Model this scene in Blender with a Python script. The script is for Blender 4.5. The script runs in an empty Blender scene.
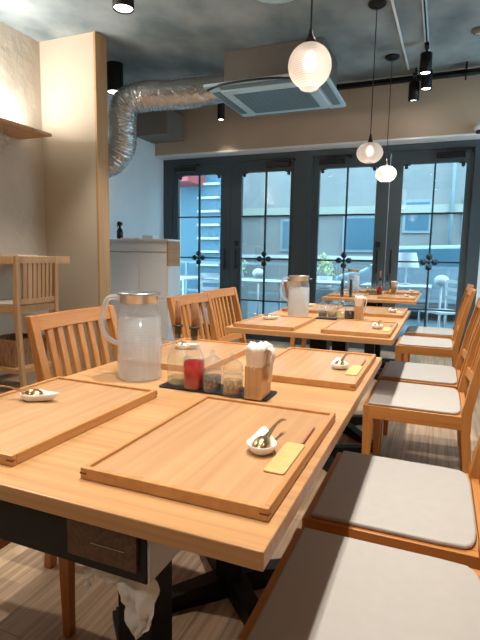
import bpy, bmesh, math, random
from mathutils import Vector, Matrix, Euler
random.seed(7)
PI = math.pi
sc = bpy.context.scene
COL = sc.collection

# ------------------------------------------------------------------ camera
H = 1.051
yaw, pitch, roll, fpx = .3877, -.1303, .0177, 486.7
F = Vector((-math.sin(yaw)*math.cos(pitch), math.cos(yaw)*math.cos(pitch), math.sin(pitch)))
RT = Vector((math.cos(yaw), math.sin(yaw), 0)); UP = RT.cross(F)
R2 = RT*math.cos(roll) + UP*math.sin(roll); U2 = -RT*math.sin(roll) + UP*math.cos(roll)
cam_d = bpy.data.cameras.new('camera'); cam = bpy.data.objects.new('camera', cam_d); COL.objects.link(cam)
cam.matrix_world = Matrix(((R2.x, U2.x, -F.x, 0), (R2.y, U2.y, -F.y, 0), (R2.z, U2.z, -F.z, H), (0, 0, 0, 1)))
cam_d.sensor_fit = 'VERTICAL'; cam_d.sensor_height = 32; cam_d.lens = fpx*32/640
cam_d.clip_start = .02; cam_d.clip_end = 200
sc.camera = cam

# ------------------------------------------------------------------ world, exposure
w = bpy.data.worlds.new('world'); sc.world = w; w.use_nodes = True
wn = w.node_tree; bg = wn.nodes['Background']
bg.inputs[0].default_value = (.64, .85, 1.0, 1); bg.inputs[1].default_value = 7.2
sc.view_settings.view_transform = 'Standard'; sc.view_settings.look = 'None'
sc.view_settings.gamma = 1; sc.view_settings.use_curve_mapping = False
sc.view_settings.exposure = 0.35

ROOM = dict(xl=-3.42, xr=1.7, yb=-2.6, yf=5.45, zc=2.9)
CEIL = ROOM['zc']

# ------------------------------------------------------------------ materials
def new_mat(name):
    m = bpy.data.materials.new(name); m.use_nodes = True
    return m, m.node_tree.nodes, m.node_tree.links, m.node_tree.nodes['Principled BSDF']

def plain(name, col, rough=.5, metal=0, **kw):
    m, N, L, b = new_mat(name)
    b.inputs['Base Color'].default_value = (*col, 1)
    b.inputs['Roughness'].default_value = rough; b.inputs['Metallic'].default_value = metal
    for k, v in kw.items(): b.inputs[k.replace('_', ' ')].default_value = v
    return m

def noisy(name, c1, c2, scale=(4, 4, 4), rough=.6, detail=6, bump=0.0, bscale=None, metal=0, lo=.3, hi=.7, bdist=.004):
    m, N, L, b = new_mat(name)
    tc = N.new('ShaderNodeTexCoord'); mp = N.new('ShaderNodeMapping'); mp.inputs['Scale'].default_value = scale
    nz = N.new('ShaderNodeTexNoise'); nz.inputs['Scale'].default_value = 1; nz.inputs['Detail'].default_value = detail
    cr = N.new('ShaderNodeValToRGB'); cr.color_ramp.elements[0].position = lo; cr.color_ramp.elements[1].position = hi
    cr.color_ramp.elements[0].color = (*c1, 1); cr.color_ramp.elements[1].color = (*c2, 1)
    L.new(tc.outputs['Object'], mp.inputs[0]); L.new(mp.outputs[0], nz.inputs['Vector'])
    L.new(nz.outputs[0], cr.inputs[0]); L.new(cr.outputs[0], b.inputs['Base Color'])
    b.inputs['Roughness'].default_value = rough; b.inputs['Metallic'].default_value = metal
    if bump:
        n2 = N.new('ShaderNodeTexNoise'); n2.inputs['Scale'].default_value = bscale or 30; n2.inputs['Detail'].default_value = 4
        bp = N.new('ShaderNodeBump'); bp.inputs['Strength'].default_value = bump; bp.inputs['Distance'].default_value = bdist
        L.new(tc.outputs['Object'], n2.inputs['Vector']); L.new(n2.outputs[0], bp.inputs['Height']); L.new(bp.outputs[0], b.inputs['Normal'])
    return m

def wood(name, c1, c2, axis='x', rough=.35, fine=90, coarse=9, spec=.5):
    """straight oak grain running along one axis"""
    m, N, L, b = new_mat(name)
    tc = N.new('ShaderNodeTexCoord')
    def nz(s_across, s_along, detail):
        mp = N.new('ShaderNodeMapping'); s = [s_across]*3; s['xyz'.index(axis)] = s_along
        mp.inputs['Scale'].default_value = s
        n = N.new('ShaderNodeTexNoise'); n.inputs['Scale'].default_value = 1; n.inputs['Detail'].default_value = detail
        n.inputs['Distortion'].default_value = .4
        L.new(tc.outputs['Object'], mp.inputs[0]); L.new(mp.outputs[0], n.inputs['Vector']); return n
    a = nz(fine, 1.6, 3); c = nz(coarse, .5, 5)
    mx = N.new('ShaderNodeMix'); mx.data_type = 'FLOAT'; mx.inputs[0].default_value = .45
    L.new(c.outputs[0], mx.inputs[2]); L.new(a.outputs[0], mx.inputs[3])
    cr = N.new('ShaderNodeValToRGB'); cr.color_ramp.elements[0].position = .36; cr.color_ramp.elements[1].position = .62
    cr.color_ramp.elements[0].color = (*c1, 1); cr.color_ramp.elements[1].color = (*c2, 1)
    L.new(mx.outputs[0], cr.inputs[0]); L.new(cr.outputs[0], b.inputs['Base Color'])
    b.inputs['Roughness'].default_value = rough
    b.inputs['Specular IOR Level'].default_value = spec
    return m

def emis(name, col, s):
    m, N, L, b = new_mat(name)
    b.inputs['Base Color'].default_value = (*col, 1)
    b.inputs['Emission Color'].default_value = (*col, 1); b.inputs['Emission Strength'].default_value = s
    return m

def thin_glass(name, tint=(1, 1, 1), refl=.08, milk=0.0, milkcol=(.8, .85, .9), rough=.02, bump=None, dimple=False):
    m, N, L, b = new_mat(name)
    N.remove(b); out = N['Material Output']
    tr = N.new('ShaderNodeBsdfTransparent'); tr.inputs[0].default_value = (*tint, 1)
    gl = N.new('ShaderNodeBsdfGlossy'); gl.inputs['Roughness'].default_value = rough
    lw = N.new('ShaderNodeLayerWeight'); lw.inputs[0].default_value = .35
    ma = N.new('ShaderNodeMath'); ma.operation = 'MULTIPLY_ADD'; ma.inputs[1].default_value = .40; ma.inputs[2].default_value = refl
    L.new(lw.outputs['Facing'], ma.inputs[0])
    mx = N.new('ShaderNodeMixShader'); L.new(ma.outputs[0], mx.inputs[0]); L.new(tr.outputs[0], mx.inputs[1]); L.new(gl.outputs[0], mx.inputs[2])
    last = mx
    if milk:
        df = N.new('ShaderNodeBsdfDiffuse'); df.inputs[0].default_value = (*milkcol, 1)
        tl = N.new('ShaderNodeBsdfTranslucent'); tl.inputs[0].default_value = (*milkcol, 1)
        m1 = N.new('ShaderNodeMixShader'); m1.inputs[0].default_value = .5; L.new(df.outputs[0], m1.inputs[1]); L.new(tl.outputs[0], m1.inputs[2])
        m2 = N.new('ShaderNodeMixShader'); m2.inputs[0].default_value = milk
        L.new(mx.outputs[0], m2.inputs[1]); L.new(m1.outputs[0], m2.inputs[2]); last = m2
    if bump:
        tc = N.new('ShaderNodeTexCoord'); vo = N.new('ShaderNodeTexVoronoi'); vo.inputs['Scale'].default_value = bump
        bp = N.new('ShaderNodeBump'); bp.inputs['Strength'].default_value = .9; bp.inputs['Distance'].default_value = .004
        if dimple:
            vo.inputs['Randomness'].default_value = .15
            mr = N.new('ShaderNodeMapRange'); mr.inputs[1].default_value = .25; mr.inputs[2].default_value = .5; mr.inputs[3].default_value = milk; mr.inputs[4].default_value = milk+.15
            L.new(vo.outputs['Distance'], mr.inputs[0])
            sp = N.new('ShaderNodeSeparateXYZ'); L.new(tc.outputs['Object'], sp.inputs[0])
            m2r = N.new('ShaderNodeMapRange'); m2r.inputs[1].default_value = .145; m2r.inputs[2].default_value = .125; L.new(sp.outputs['Z'], m2r.inputs[0])
            mm_ = N.new('ShaderNodeMix'); mm_.data_type = 'FLOAT'; L.new(m2r.outputs[0], mm_.inputs[0]); mm_.inputs[2].default_value = milk; L.new(mr.outputs[0], mm_.inputs[3])
            L.new(mm_.outputs[0], m2.inputs[0])
        L.new(tc.outputs['Object'], vo.inputs['Vector']); L.new(vo.outputs['Distance'], bp.inputs['Height']); L.new(bp.outputs[0], gl.inputs['Normal'])
    L.new(last.outputs[0], out.inputs[0])
    return m

OAK1, OAK2 = (.46, .23, .09), (.64, .36, .165)
M = {}
M['oak_x'] = wood('oak_table_grain', OAK1, OAK2, 'x', .36)
M['oak_y'] = wood('oak_lengthwise_grain', (.46, .22, .085), (.62, .335, .145), 'y', .36)
M['tray_w'] = wood('oak_tray_face', (.48, .255, .12), (.61, .355, .175), 'y', .25, 60, 14, .7)
M['tray_rim'] = wood('oak_tray_rim', (.49, .225, .075), (.61, .315, .12), 'y', .35, 60, 12)
M['spline'] = plain('dark_spline', (.12, .02, .015), .5)
M['chair_x'] = wood('chair_oak', (.42, .155, .034), (.58, .245, .065), 'x', .38)
M['chair_y'] = wood('chair_oak_y', (.43, .16, .036), (.58, .25, .068), 'y', .38)
M['chair_z'] = wood('chair_oak_z', (.42, .155, .034), (.58, .245, .065), 'z', .38)
M['stool_z'] = wood('stool_wood', (.46, .25, .11), (.62, .37, .18), 'z', .45)
M['seat'] = noisy('seat_leatherette', (.43, .40, .37), (.45, .42, .39), (40, 40, 40), .5, bump=.06, bscale=500, bdist=.001)
M['black'] = plain('black_steel', (.006, .007, .008), .5, 0, Specular_IOR_Level=.25)
M['blackp'] = plain('black_plastic', (.012, .012, .013), .35)
M['frame_d'] = plain('door_frame_paint', (.058, .078, .088), .45)
M['muntin'] = plain('muntin_paint', (.02, .035, .045), .4)
M['chrome'] = plain('chrome', (.75, .77, .8), .15, 1)
M['copper'] = noisy('copper_steel', (.44, .45, .47), (.56, .58, .60), (3, 3, 40), .34, metal=1)
M['gold'] = plain('gold', (.76, .52, .26), .25, 1)
M['porcelain'] = plain('porcelain', (.82, .80, .78), .2)
M['towel'] = noisy('kraft_yellow_paper', (.60, .40, .15), (.68, .47, .19), (60, 60, 60), .6, bump=.2, bscale=200)
M['chop'] = plain('chopstick_brown', (.33, .10, .04), .4)
M['napkin'] = noisy('paper_napkin', (.80, .66, .58), (.90, .78, .70), (30, 30, 30), .9)
M['cork'] = noisy('cork_stopper', (.33, .16, .08), (.46, .25, .14), (60, 60, 60), .7)
M['rubber'] = plain('stopper_rubber', (.03, .027, .025), .4)
M['plaster'] = noisy('beige_plaster', (.54, .475, .39), (.62, .55, .46), (2, 2, 2), .85, bump=.9, bscale=9, bdist=.012)
M['plaster2'] = noisy('partition_plaster', (.56, .475, .375), (.61, .53, .42), (1.5, 1.5, 1.5), .85, bump=.15, bscale=60)
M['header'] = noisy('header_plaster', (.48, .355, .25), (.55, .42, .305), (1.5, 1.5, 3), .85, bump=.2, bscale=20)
M['white'] = plain('white_laminate', (.86, .87, .89), .4)
M['white_wall'] = noisy('white_wall_paint', (.70, .77, .81), (.76, .82, .86), (2, 2, 2), .7)
M['concrete'] = noisy('ceiling_concrete', (.13, .17, .185), (.34, .39, .40), (2.4, 1.7, 2), .8, bump=.3, bscale=9, bdist=.01, lo=.32, hi=.68)
M['ac_white'] = plain('ac_panel_plastic', (.50, .68, .76), .4)
M['ac_grille'] = plain('ac_grille_plastic', (.13, .20, .24), .5)
M['ac_body'] = noisy('ac_body_steel', (.13, .11, .095), (.19, .165, .14), (2, 2, 2), .6)
M['pinkbag'] = None
M['grey_side'] = plain('grey_steel_side', (.42, .41, .39), .5)
M['glow'] = emis('lamp_glow', (1, .90, .82), 1.45)
M['spotglow'] = emis('spot_glow', (1, .92, .82), 12)
M['glass'] = thin_glass('clear_glass', (.96, .985, .99), .05, .05, (.9, .96, 1))
M['jug'] = thin_glass('dimpled_jug_glass', (.97, .99, 1), .10, .07, (.95, .98, 1), .06, 140, True)
M['handle_glass'] = thin_glass('thick_handle_glass', (.9, .95, 1), .16, .30, (.95, .97, 1), .04)
M['water'] = thin_glass('iced_water', (.95, .98, 1), .05, .32, (.92, .95, 1), .1)
M['redwine'] = plain('red_vinegar', (.38, .0, .0), .3, 0, Specular_IOR_Level=.1)
M['soy'] = plain('soy_sauce', (.02, .008, .006), .15)
M['oil'] = thin_glass('pale_oil', (.93, .88, .70), .05, .12, (.85, .80, .55))
M['spice'] = noisy('spice_grains', (.20, .09, .03), (.62, .40, .18), (140, 140, 140), .8)
M['spice2'] = noisy('pepper_grains', (.03, .02, .02), (.30, .22, .16), (160, 160, 160), .8)
M['doorglass'] = thin_glass('door_glass', (.78, .89, .92), .05)
M['basket'] = noisy('rattan', (.22, .10, .04), (.40, .21, .10), (80, 80, 20), .7, bump=.6, bscale=120)
M['rustmesh'] = noisy('rust_brown_mesh', (.035, .013, .007), (.11, .042, .02), (150, 25, 150), .45)

def globe_mat():
    m, N, L, b = new_mat('ribbed_globe_glass')
    N.remove(b); out = N['Material Output']
    tr = N.new('ShaderNodeBsdfTransparent'); tr.inputs[0].default_value = (1, .96, .92, 1)
    tl = N.new('ShaderNodeBsdfTranslucent'); tl.inputs[0].default_value = (1, .93, .87, 1)
    df = N.new('ShaderNodeBsdfDiffuse'); df.inputs[0].default_value = (.95, .88, .84, 1)
    a = N.new('ShaderNodeMixShader'); a.inputs[0].default_value = .5; L.new(tl.outputs[0], a.inputs[1]); L.new(df.outputs[0], a.inputs[2])
    tc = N.new('ShaderNodeTexCoord'); wv = N.new('ShaderNodeTexWave'); wv.bands_direction = 'Z'; wv.inputs['Scale'].default_value = 45
    L.new(tc.outputs['Object'], wv.inputs['Vector'])
    mr = N.new('ShaderNodeMapRange'); mr.inputs[3].default_value = .45; mr.inputs[4].default_value = .66; L.new(wv.outputs['Fac'], mr.inputs[0])
    x = N.new('ShaderNodeMixShader'); L.new(mr.outputs[0], x.inputs[0]); L.new(tr.outputs[0], x.inputs[1]); L.new(a.outputs[0], x.inputs[2])
    L.new(x.outputs[0], out.inputs[0]); return m
M['globe'] = globe_mat()

def foil_mat():
    m, N, L, b = new_mat('aluminium_foil_duct')
    b.inputs['Base Color'].default_value = (.60, .59, .58, 1); b.inputs['Metallic'].default_value = .92; b.inputs['Roughness'].default_value = .27
    tc = N.new('ShaderNodeTexCoord'); n = N.new('ShaderNodeTexNoise'); n.inputs['Scale'].default_value = 11; n.inputs['Detail'].default_value = 6; n.inputs['Distortion'].default_value = 1.6
    bp = N.new('ShaderNodeBump'); bp.inputs['Strength'].default_value = 1; bp.inputs['Distance'].default_value = .018
    L.new(tc.outputs['Object'], n.inputs['Vector']); L.new(n.outputs[0], bp.inputs['Height']); L.new(bp.outputs[0], b.inputs['Normal'])
    return m
M['foil'] = foil_mat()

def bag_mat():
    m, N, L, b = new_mat('thin_plastic_bag'); N.remove(b)
    tr = N.new('ShaderNodeBsdfTransparent'); df = N.new('ShaderNodeBsdfDiffuse'); df.inputs[0].default_value = (.92, .88, .84, 1)
    tl = N.new('ShaderNodeBsdfTranslucent'); tl.inputs[0].default_value = (.92, .88, .84, 1)
    a = N.new('ShaderNodeMixShader'); a.inputs[0].default_value = .4; L.new(df.outputs[0], a.inputs[1]); L.new(tl.outputs[0], a.inputs[2])
    x = N.new('ShaderNodeMixShader'); x.inputs[0].default_value = .93; L.new(tr.outputs[0], x.inputs[1]); L.new(a.outputs[0], x.inputs[2])
    L.new(x.outputs[0], N['Material Output'].inputs[0]); return m
M['pinkbag'] = bag_mat()

def floor_mat():
    m, N, L, b = new_mat('floor_planks')
    tc = N.new('ShaderNodeTexCoord')
    mp = N.new('ShaderNodeMapping'); mp.inputs['Rotation'].default_value = (0, 0, PI/2)
    br = N.new('ShaderNodeTexBrick'); br.inputs['Scale'].default_value = 1; br.inputs['Brick Width'].default_value = .9; br.inputs['Row Height'].default_value = .10
    br.inputs['Mortar Size'].default_value = .0015; br.inputs['Color1'].default_value = (.40, .27, .17, 1); br.inputs['Color2'].default_value = (.47, .325, .21, 1)
    br.inputs['Mortar'].default_value = (.22, .15, .10, 1)
    L.new(tc.outputs['Object'], mp.inputs[0]); L.new(mp.outputs[0], br.inputs['Vector'])
    mp2 = N.new('ShaderNodeMapping'); mp2.inputs['Scale'].default_value = (70, 2, 1)
    n = N.new('ShaderNodeTexNoise'); n.inputs['Scale'].default_value = 1; n.inputs['Detail'].default_value = 5
    L.new(tc.outputs['Object'], mp2.inputs[0]); L.new(mp2.outputs[0], n.inputs['Vector'])
    mr = N.new('ShaderNodeMapRange'); mr.inputs[1].default_value = .25; mr.inputs[2].default_value = .75; mr.inputs[3].default_value = .55; mr.inputs[4].default_value = 1.3
    L.new(n.outputs[0], mr.inputs[0])
    mx = N.new('ShaderNodeMix'); mx.data_type = 'RGBA'; mx.blend_type = 'MULTIPLY'; mx.inputs[0].default_value = 1
    L.new(br.outputs[0], mx.inputs[6]); L.new(mr.outputs[0], mx.inputs[7])
    L.new(mx.outputs[2], b.inputs['Base Color']); b.inputs['Roughness'].default_value = .5
    return m
M['floor'] = floor_mat()

# ------------------------------------------------------------------ mesh helpers
class MB:
    def __init__(s): s.v = []; s.f = []; s.sm = []
    def add(s, vs, fs, smooth=False):
        n = len(s.v); s.v += [tuple(v) for v in vs]; s.f += [tuple(i+n for i in f) for f in fs]; s.sm += [smooth]*len(fs); return s
    def box(s, x0, x1, y0, y1, z0, z1, mat=None):
        vs = [Vector((x, y, z)) for z in (z0, z1) for y in (y0, y1) for x in (x0, x1)]
        if mat: vs = [mat @ v for v in vs]
        return s.add(vs, [(0, 2, 3, 1), (4, 5, 7, 6), (0, 1, 5, 4), (2, 6, 7, 3), (0, 4, 6, 2), (1, 3, 7, 5)])
    def hexa(s, b, t):
        """bottom quad b and top quad t, both counter-clockwise from above"""
        return s.add(list(b)+list(t), [(3, 2, 1, 0), (4, 5, 6, 7), (0, 1, 5, 4), (1, 2, 6, 5), (2, 3, 7, 6), (3, 0, 4, 7)])
    def prism(s, poly, z0, z1, mat=None):
        n = len(poly); vs = [Vector((x, y, z0)) for x, y in poly]+[Vector((x, y, z1)) for x, y in poly]
        if mat: vs = [mat @ v for v in vs]
        return s.add(vs, [tuple(range(n-1, -1, -1)), tuple(range(n, 2*n))]+[(i, (i+1) % n, n+(i+1) % n, n+i) for i in range(n)])
    def lathe(s, prof, c=(0, 0, 0), seg=24, sq=0, close=True):
        """prof: list of (r, z); sq>0 squares the section"""
        vs = []; fs = []; n = len(prof)
        for r, z in prof:
            for k in range(seg):
                a = 2*PI*(k+.5)/seg; ca, sa = math.cos(a), math.sin(a)
                q = 1
                if sq: q = (abs(ca)**(2+sq)+abs(sa)**(2+sq))**(-1/(2+sq))
                vs.append((c[0]+r*q*ca, c[1]+r*q*sa, c[2]+z))
        for i in range(n-1):
            for k in range(seg):
                a, b2 = i*seg+k, i*seg+(k+1) % seg
                fs.append((a, b2, b2+seg, a+seg))
        if close:
            fs.append(tuple(range(seg-1, -1, -1))); fs.append(tuple((n-1)*seg+k for k in range(seg)))
        return s.add(vs, fs, True)
    def tube(s, pts, r, seg=12, cap=True):
        pts = [Vector(p) for p in pts]; n = len(pts); rs = r if isinstance(r, (list, tuple)) else [r]*n
        vs = []; fs = []; prev = None
        for i, p in enumerate(pts):
            t = (pts[min(i+1, n-1)]-pts[max(i-1, 0)]).normalized()
            if prev is None:
                a = Vector((0, 0, 1)) if abs(t.z) < .9 else Vector((1, 0, 0)); u = t.cross(a).normalized()
            else:
                u = (prev-t*prev.dot(t)).normalized()
            prev = u; v = t.cross(u)
            for k in range(seg):
                an = 2*PI*k/seg; vs.append(p+(u*math.cos(an)+v*math.sin(an))*rs[i])
        for i in range(n-1):
            for k in range(seg):
                a, b2 = i*seg+k, i*seg+(k+1) % seg; fs.append((a, b2, b2+seg, a+seg))
        if cap: fs.append(tuple(range(seg-1, -1, -1))); fs.append(tuple((n-1)*seg+k for k in range(seg)))
        return s.add(vs, fs, True)
    def obj(s, name, mat, parent=None, bevel=0, seg=2, subsurf=0, loc=None):
        me = bpy.data.meshes.new(name); me.from_pydata(s.v, [], s.f); me.update()
        for p, q in zip(me.polygons, s.sm): p.use_smooth = q
        bm = bmesh.new(); bm.from_mesh(me); bmesh.ops.recalc_face_normals(bm, faces=bm.faces); bm.to_mesh(me); bm.free()
        me.materials.append(M[mat] if isinstance(mat, str) else mat)
        o = bpy.data.objects.new(name, me); COL.objects.link(o)
        if parent: o.parent = parent
        if loc: o.location = loc
        if bevel:
            b = o.modifiers.new('bevel', 'BEVEL'); b.width = bevel; b.segments = seg; b.limit_method = 'ANGLE'; b.angle_limit = math.radians(50)
        if subsurf:
            b = o.modifiers.new('subsurf', 'SUBSURF'); b.levels = subsurf; b.render_levels = subsurf
        return o

def smooth_path(pts, n=8):
    P = [Vector(p) for p in pts]; out = []
    for i in range(len(P)-1):
        p0, p1, p2, p3 = P[max(i-1, 0)], P[i], P[i+1], P[min(i+2, len(P)-1)]
        for k in range(n):
            t = k/n
            out.append(.5*((2*p1)+(-p0+p2)*t+(2*p0-5*p1+4*p2-p3)*t*t+(-p0+3*p1-3*p2+p3)*t**3))
    out.append(P[-1]); return out

def tag(o, label, cat, group=None, kind=None):
    if label: o['label'] = label
    if cat: o['category'] = cat
    if group: o['group'] = group
    if kind: o['kind'] = kind
    return o
def thing(name, label, cat, loc=(0, 0, 0), rz=0, group=None):
    o = bpy.data.objects.new(name, None); COL.objects.link(o); o.location = loc; o.rotation_euler = (0, 0, rz); o.empty_display_size = .05
    return tag(o, label, cat, group)
def dup(root, loc, rz=None, label=None):
    def cp(o, parent):
        c = o.copy(); COL.objects.link(c); c.parent = parent
        for ch in list(o.children): cp(ch, c)
        return c
    r = cp(root, None); r.location = loc
    if rz is not None: r.rotation_euler = (0, 0, rz)
    if label: r['label'] = label
    return r
def struct(name, mb, mat, **kw):
    o = mb.obj(name, mat, **kw); o['kind'] = 'structure'; return o
def rrect(x0, x1, y0, y1, r, n=4):
    pts = []
    for cx, cy, a0 in ((x1-r, y1-r, 0), (x0+r, y1-r, PI/2), (x0+r, y0+r, PI), (x1-r, y0+r, 1.5*PI)):
        for k in range(n+1):
            a = a0+PI/2*k/n; pts.append((cx+r*math.cos(a), cy+r*math.sin(a)))
    return pts
def light(kind, name, loc, energy, col=(1, .85, .68), rot=(0, 0, 0), parent=None, **kw):
    d = bpy.data.lights.new(name, kind); d.energy = energy; d.color = col
    for k, v in kw.items(): setattr(d, k, v)
    o = bpy.data.objects.new(name, d); COL.objects.link(o); o.location = loc; o.rotation_euler = rot
    if parent: o.parent = parent
    return o

# ------------------------------------------------------------------ room shell
xl, xr, yb, yf = ROOM['xl'], ROOM['xr'], ROOM['yb'], ROOM['yf']
DY = 5.7      # plane of the doors
struct('floor', MB().box(xl-.1, xr+.1, yb-.1, DY+.1, -.1, 0), 'floor')
struct('ceiling', MB().box(xl-.1, xr+.1, yb-.1, DY+.15, CEIL, CEIL+.1), 'concrete')
struct('wall_left', MB().box(xl-.1, xl, yb, 3.56, 0, CEIL), 'plaster')
struct('wall_left_rear', MB().box(xl-.1, xl, 3.56, DY+.1, 0, CEIL), 'white_wall')
wr = MB().box(xr, xr+.1, yb, 4.0, 0, CEIL); wr.box(xr, xr+.1, 4.0, 5.3, 0, .35); wr.box(xr, xr+.1, 4.0, 5.3, 2.55, CEIL); wr.box(xr, xr+.1, 5.3, DY+.1, 0, CEIL)
struct('wall_right', wr, 'plaster2')
wf = MB()
for y in (4.0, 4.62, 5.25): wf.box(xr+.02, xr+.07, y, y+.05, .35, 2.55)
for z in (.35, 2.50): wf.box(xr+.02, xr+.07, 4.05, 5.25, z, z+.05)
wf = struct('added_window', wf, 'frame_d')  # added in the unseen right wall to let in cool fill daylight
MB().box(xr+.042, xr+.048, 4.03, 5.27, .38, 2.52).obj('added_window_pane', 'doorglass', wf)
struct('wall_back', MB().box(xl, xr, yb-.1, yb, 0, CEIL), 'plaster2')
struct('wall_partition', MB().box(xl, -2.83, 3.56, 3.70, 0, CEIL), 'plaster2')
struct('trim_1', MB().box(-2.83, -2.81, 3.555, 3.705, 0, CEIL), 'stool_z')
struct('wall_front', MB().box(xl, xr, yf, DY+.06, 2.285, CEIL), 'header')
struct('trim_2', MB().box(xl, xr, yf-.004, DY-.03, 2.268, 2.285), 'white')
struct('wall_front_right', MB().box(.36, xr, DY-.05, DY+.06, 0, 2.268), 'white_wall')
# door frames: two pairs, glass panes with muntins
jamb = MB()
jamb.box(-3.42, -3.30, DY-.05, DY+.05, 0, 2.268)
jamb.box(-1.655, -1.44, DY-.06, DY+.06, 0, 2.268)
jamb.box(.245, .36, DY-.05, DY+.05, 0, 2.268)
jamb.box(-3.30, .245, DY-.05, DY+.05, 2.20, 2.268)
struct('trim_3', jamb, 'frame_d', bevel=.004)
LEAVES = [(-3.295, -2.475, -3.215, -2.607), (-2.468, -1.660, -2.325, -1.703), (-1.435, -.585, -1.359, -.719), (-.578, .243, -.444, .175)]
GZ0, GZ1, MZ = .16, 2.062, (1.540, 1.023, .505)
for i, (x0, x1, g0, g1) in enumerate(LEAVES):
    m = MB()
    m.box(x0, g0, DY-.025, DY+.025, .01, 2.195); m.box(g1, x1, DY-.025, DY+.025, .01, 2.195)
    m.box(g0, g1, DY-.025, DY+.025, GZ1, 2.195); m.box(g0, g1, DY-.025, DY+.025, .01, GZ0)
    d = struct('door_%d' % (i+1), m, 'frame_d')
    MB().box(g0, g1, DY-.004, DY+.004, GZ0, GZ1).obj('glass_pane', 'doorglass', d)
    gc = (-2.914, -2.016, -1.042, -.125)[i]
    mu = MB(); mu.box(gc-.009, gc+.009, DY-.016, DY+.016, GZ0, GZ1)
    for z in MZ: mu.box(g0, g1, DY-.015, DY+.015, z-.008, z+.008)
    mu.obj('muntin', 'muntin', d)
    ro = MB()
    for dx, dz in ((.058, 0), (-.058, 0), (0, .058), (0, -.058)):
        ro.tube([(gc+dx, DY-.03, MZ[1]+dz), (gc+dx, DY-.016, MZ[1]+dz)], .033, 16)
    ro.tube([(gc, DY-.034, MZ[1]), (gc, DY-.016, MZ[1])], .020, 12)
    ro.obj('rosette', 'muntin', d)
    for sx, gx in ((1, g0), (-1, g1)):
        c = MB(); c.tube([(gx+sx*.03, DY-.02, GZ1-.03), (gx+sx*.03, DY-.006, GZ1-.03)], .02, 12); c.box(gx-.005 if sx > 0 else gx-.07, gx+.07 if sx > 0 else gx+.005, DY-.018, DY-.006, GZ1-.014, GZ1)
        c.obj('corner_ornament', 'muntin', d)
    hx = (-2.528, -2.378, -.668, -.520)[i]
    MB().box(hx-.011, hx+.011, DY-.07, DY-.05, .89, 1.15).box(hx-.008, hx+.008, DY-.055, DY-.02, .91, .93).box(hx-.008, hx+.008, DY-.055, DY-.02, 1.11, 1.13).obj('door_handle', 'blackp', d, bevel=.003)
    if i in (1, 2):
        MB().box(hx-.028, hx+.028, DY-.04, DY-.02, 1.175, 1.24).obj('lock', 'blackp', d, bevel=.004)
    cx = (-3.1, -1.86, -1.22, .02)[i]
    cl = MB().box(cx-.14, cx+.14, DY-.075, DY-.02, 2.105, 2.16); cl.box(cx-.05, cx+.22, DY-.10, DY-.085, 2.165, 2.18); cl.box(cx+.19, cx+.22, DY-.10, DY-.03, 2.16, 2.185)
    cl.obj('door_closer', 'blackp', d, bevel=.003)

# shelf, high counter, ledge on the left wall
sh = MB().box(xl+.002, xl+.352, 1.0, 3.30, 2.010, 2.034).obj('wall_shelf', 'stool_z', bevel=.002)
tag(sh, 'long narrow wooden shelf high on the left plaster wall, lit from above', 'shelf')
led = MB().box(xl+.004, xl+.016, 1.1, 3.2, 2.035, 2.045).obj('light_strip', 'spotglow')
light('AREA', 'shelf_glow', (xl+.12, 2.25, 2.05), 38, (1, .95, .88), (PI, .15, 0), shape='RECTANGLE', size=.05, size_y=2.0)
tag(led, 'thin warm light strip along the back of the high wall shelf', 'light strip')
ct = MB().box(xl+.002, xl+.505, .8, 3.30, .962, 1.024).obj('wall_counter', 'stool_z', bevel=.003)
tag(ct, 'high wooden bar counter running along the left wall towards the partition', 'counter')
t = thing('menu_ledge', 'small wooden ledge on the left wall above the high counter', 'ledge', (xl, 2.5, 1.28))
MB().box(.002, .13, -.4, .36, 0, .03).obj('board', 'stool_z', t, bevel=.002)
mm = MB()
for k in range(7): mm.box(.03, .10, .16+k*.022, .17+k*.022, -.055, -.001)
mm.obj('rack', 'grey_side', t)
nb = MB().box(-3.16, -3.02, 2.85, 3.05, 1.025, 1.032).obj('menu_booklet', 'napkin'); tag(nb, 'pale booklet lying on the high wall counter', 'booklet')

gb = MB()
for k in range(16):
    a = k*2.4; rr_ = .02+.035*((k*7) % 5)/5; gb.lathe([(.001, -.018), (.014, -.008), (.018, 0), (.012, .012), (.001, .018)], (rr_*math.cos(a), rr_*math.sin(a), -.04-.011*k), 8)
gb.tube([(0, 0, 0), (0, 0, -.22)], .0015, 6)
gb = gb.obj('glass_beads', 'glass', loc=(xl+.22, 2.93, 2.009)); tag(gb, 'cluster of clear glass beads hanging under the high wall shelf', 'ornament')

# ------------------------------------------------------------------ service cabinet by the left door
t = thing('service_cabinet', 'white drawer cabinet with wooden end panel beside the left door', 'cabinet', (0, 0, 0))
cx1, cy0, cy1 = -2.565, 4.32, 4.56
m = MB(); m.box(xl+.004, cx1-.012, cy0+.02, cy1, 0, 1.19); m.obj('body', 'white', t, bevel=.002)
MB().box(xl+.004, cx1, cy0-.005, cy1+.01, 1.19, 1.21).obj('top_board', 'white', t, bevel=.003)
for a, b2 in ((xl+.01, -2.915), (-2.91, cx1-.015)):
    MB().box(a, b2, cy0, cy0+.019, .02, 1.07).obj('door', 'white', t, bevel=.003)
MB().box(xl+.01, cx1-.015, cy0, cy0+.019, 1.08, 1.155).obj('drawer', 'white', t, bevel=.003)
MB().box(cx1-.011, cx1+.006, cy0, cy1, .94, 1.19).obj('end_panel', 'oak_y', t, bevel=.001)
MB().box(cx1-.011, cx1+.004, cy0, cy1, .0, .935).obj('side_panel', 'white', t, bevel=.001)
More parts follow.
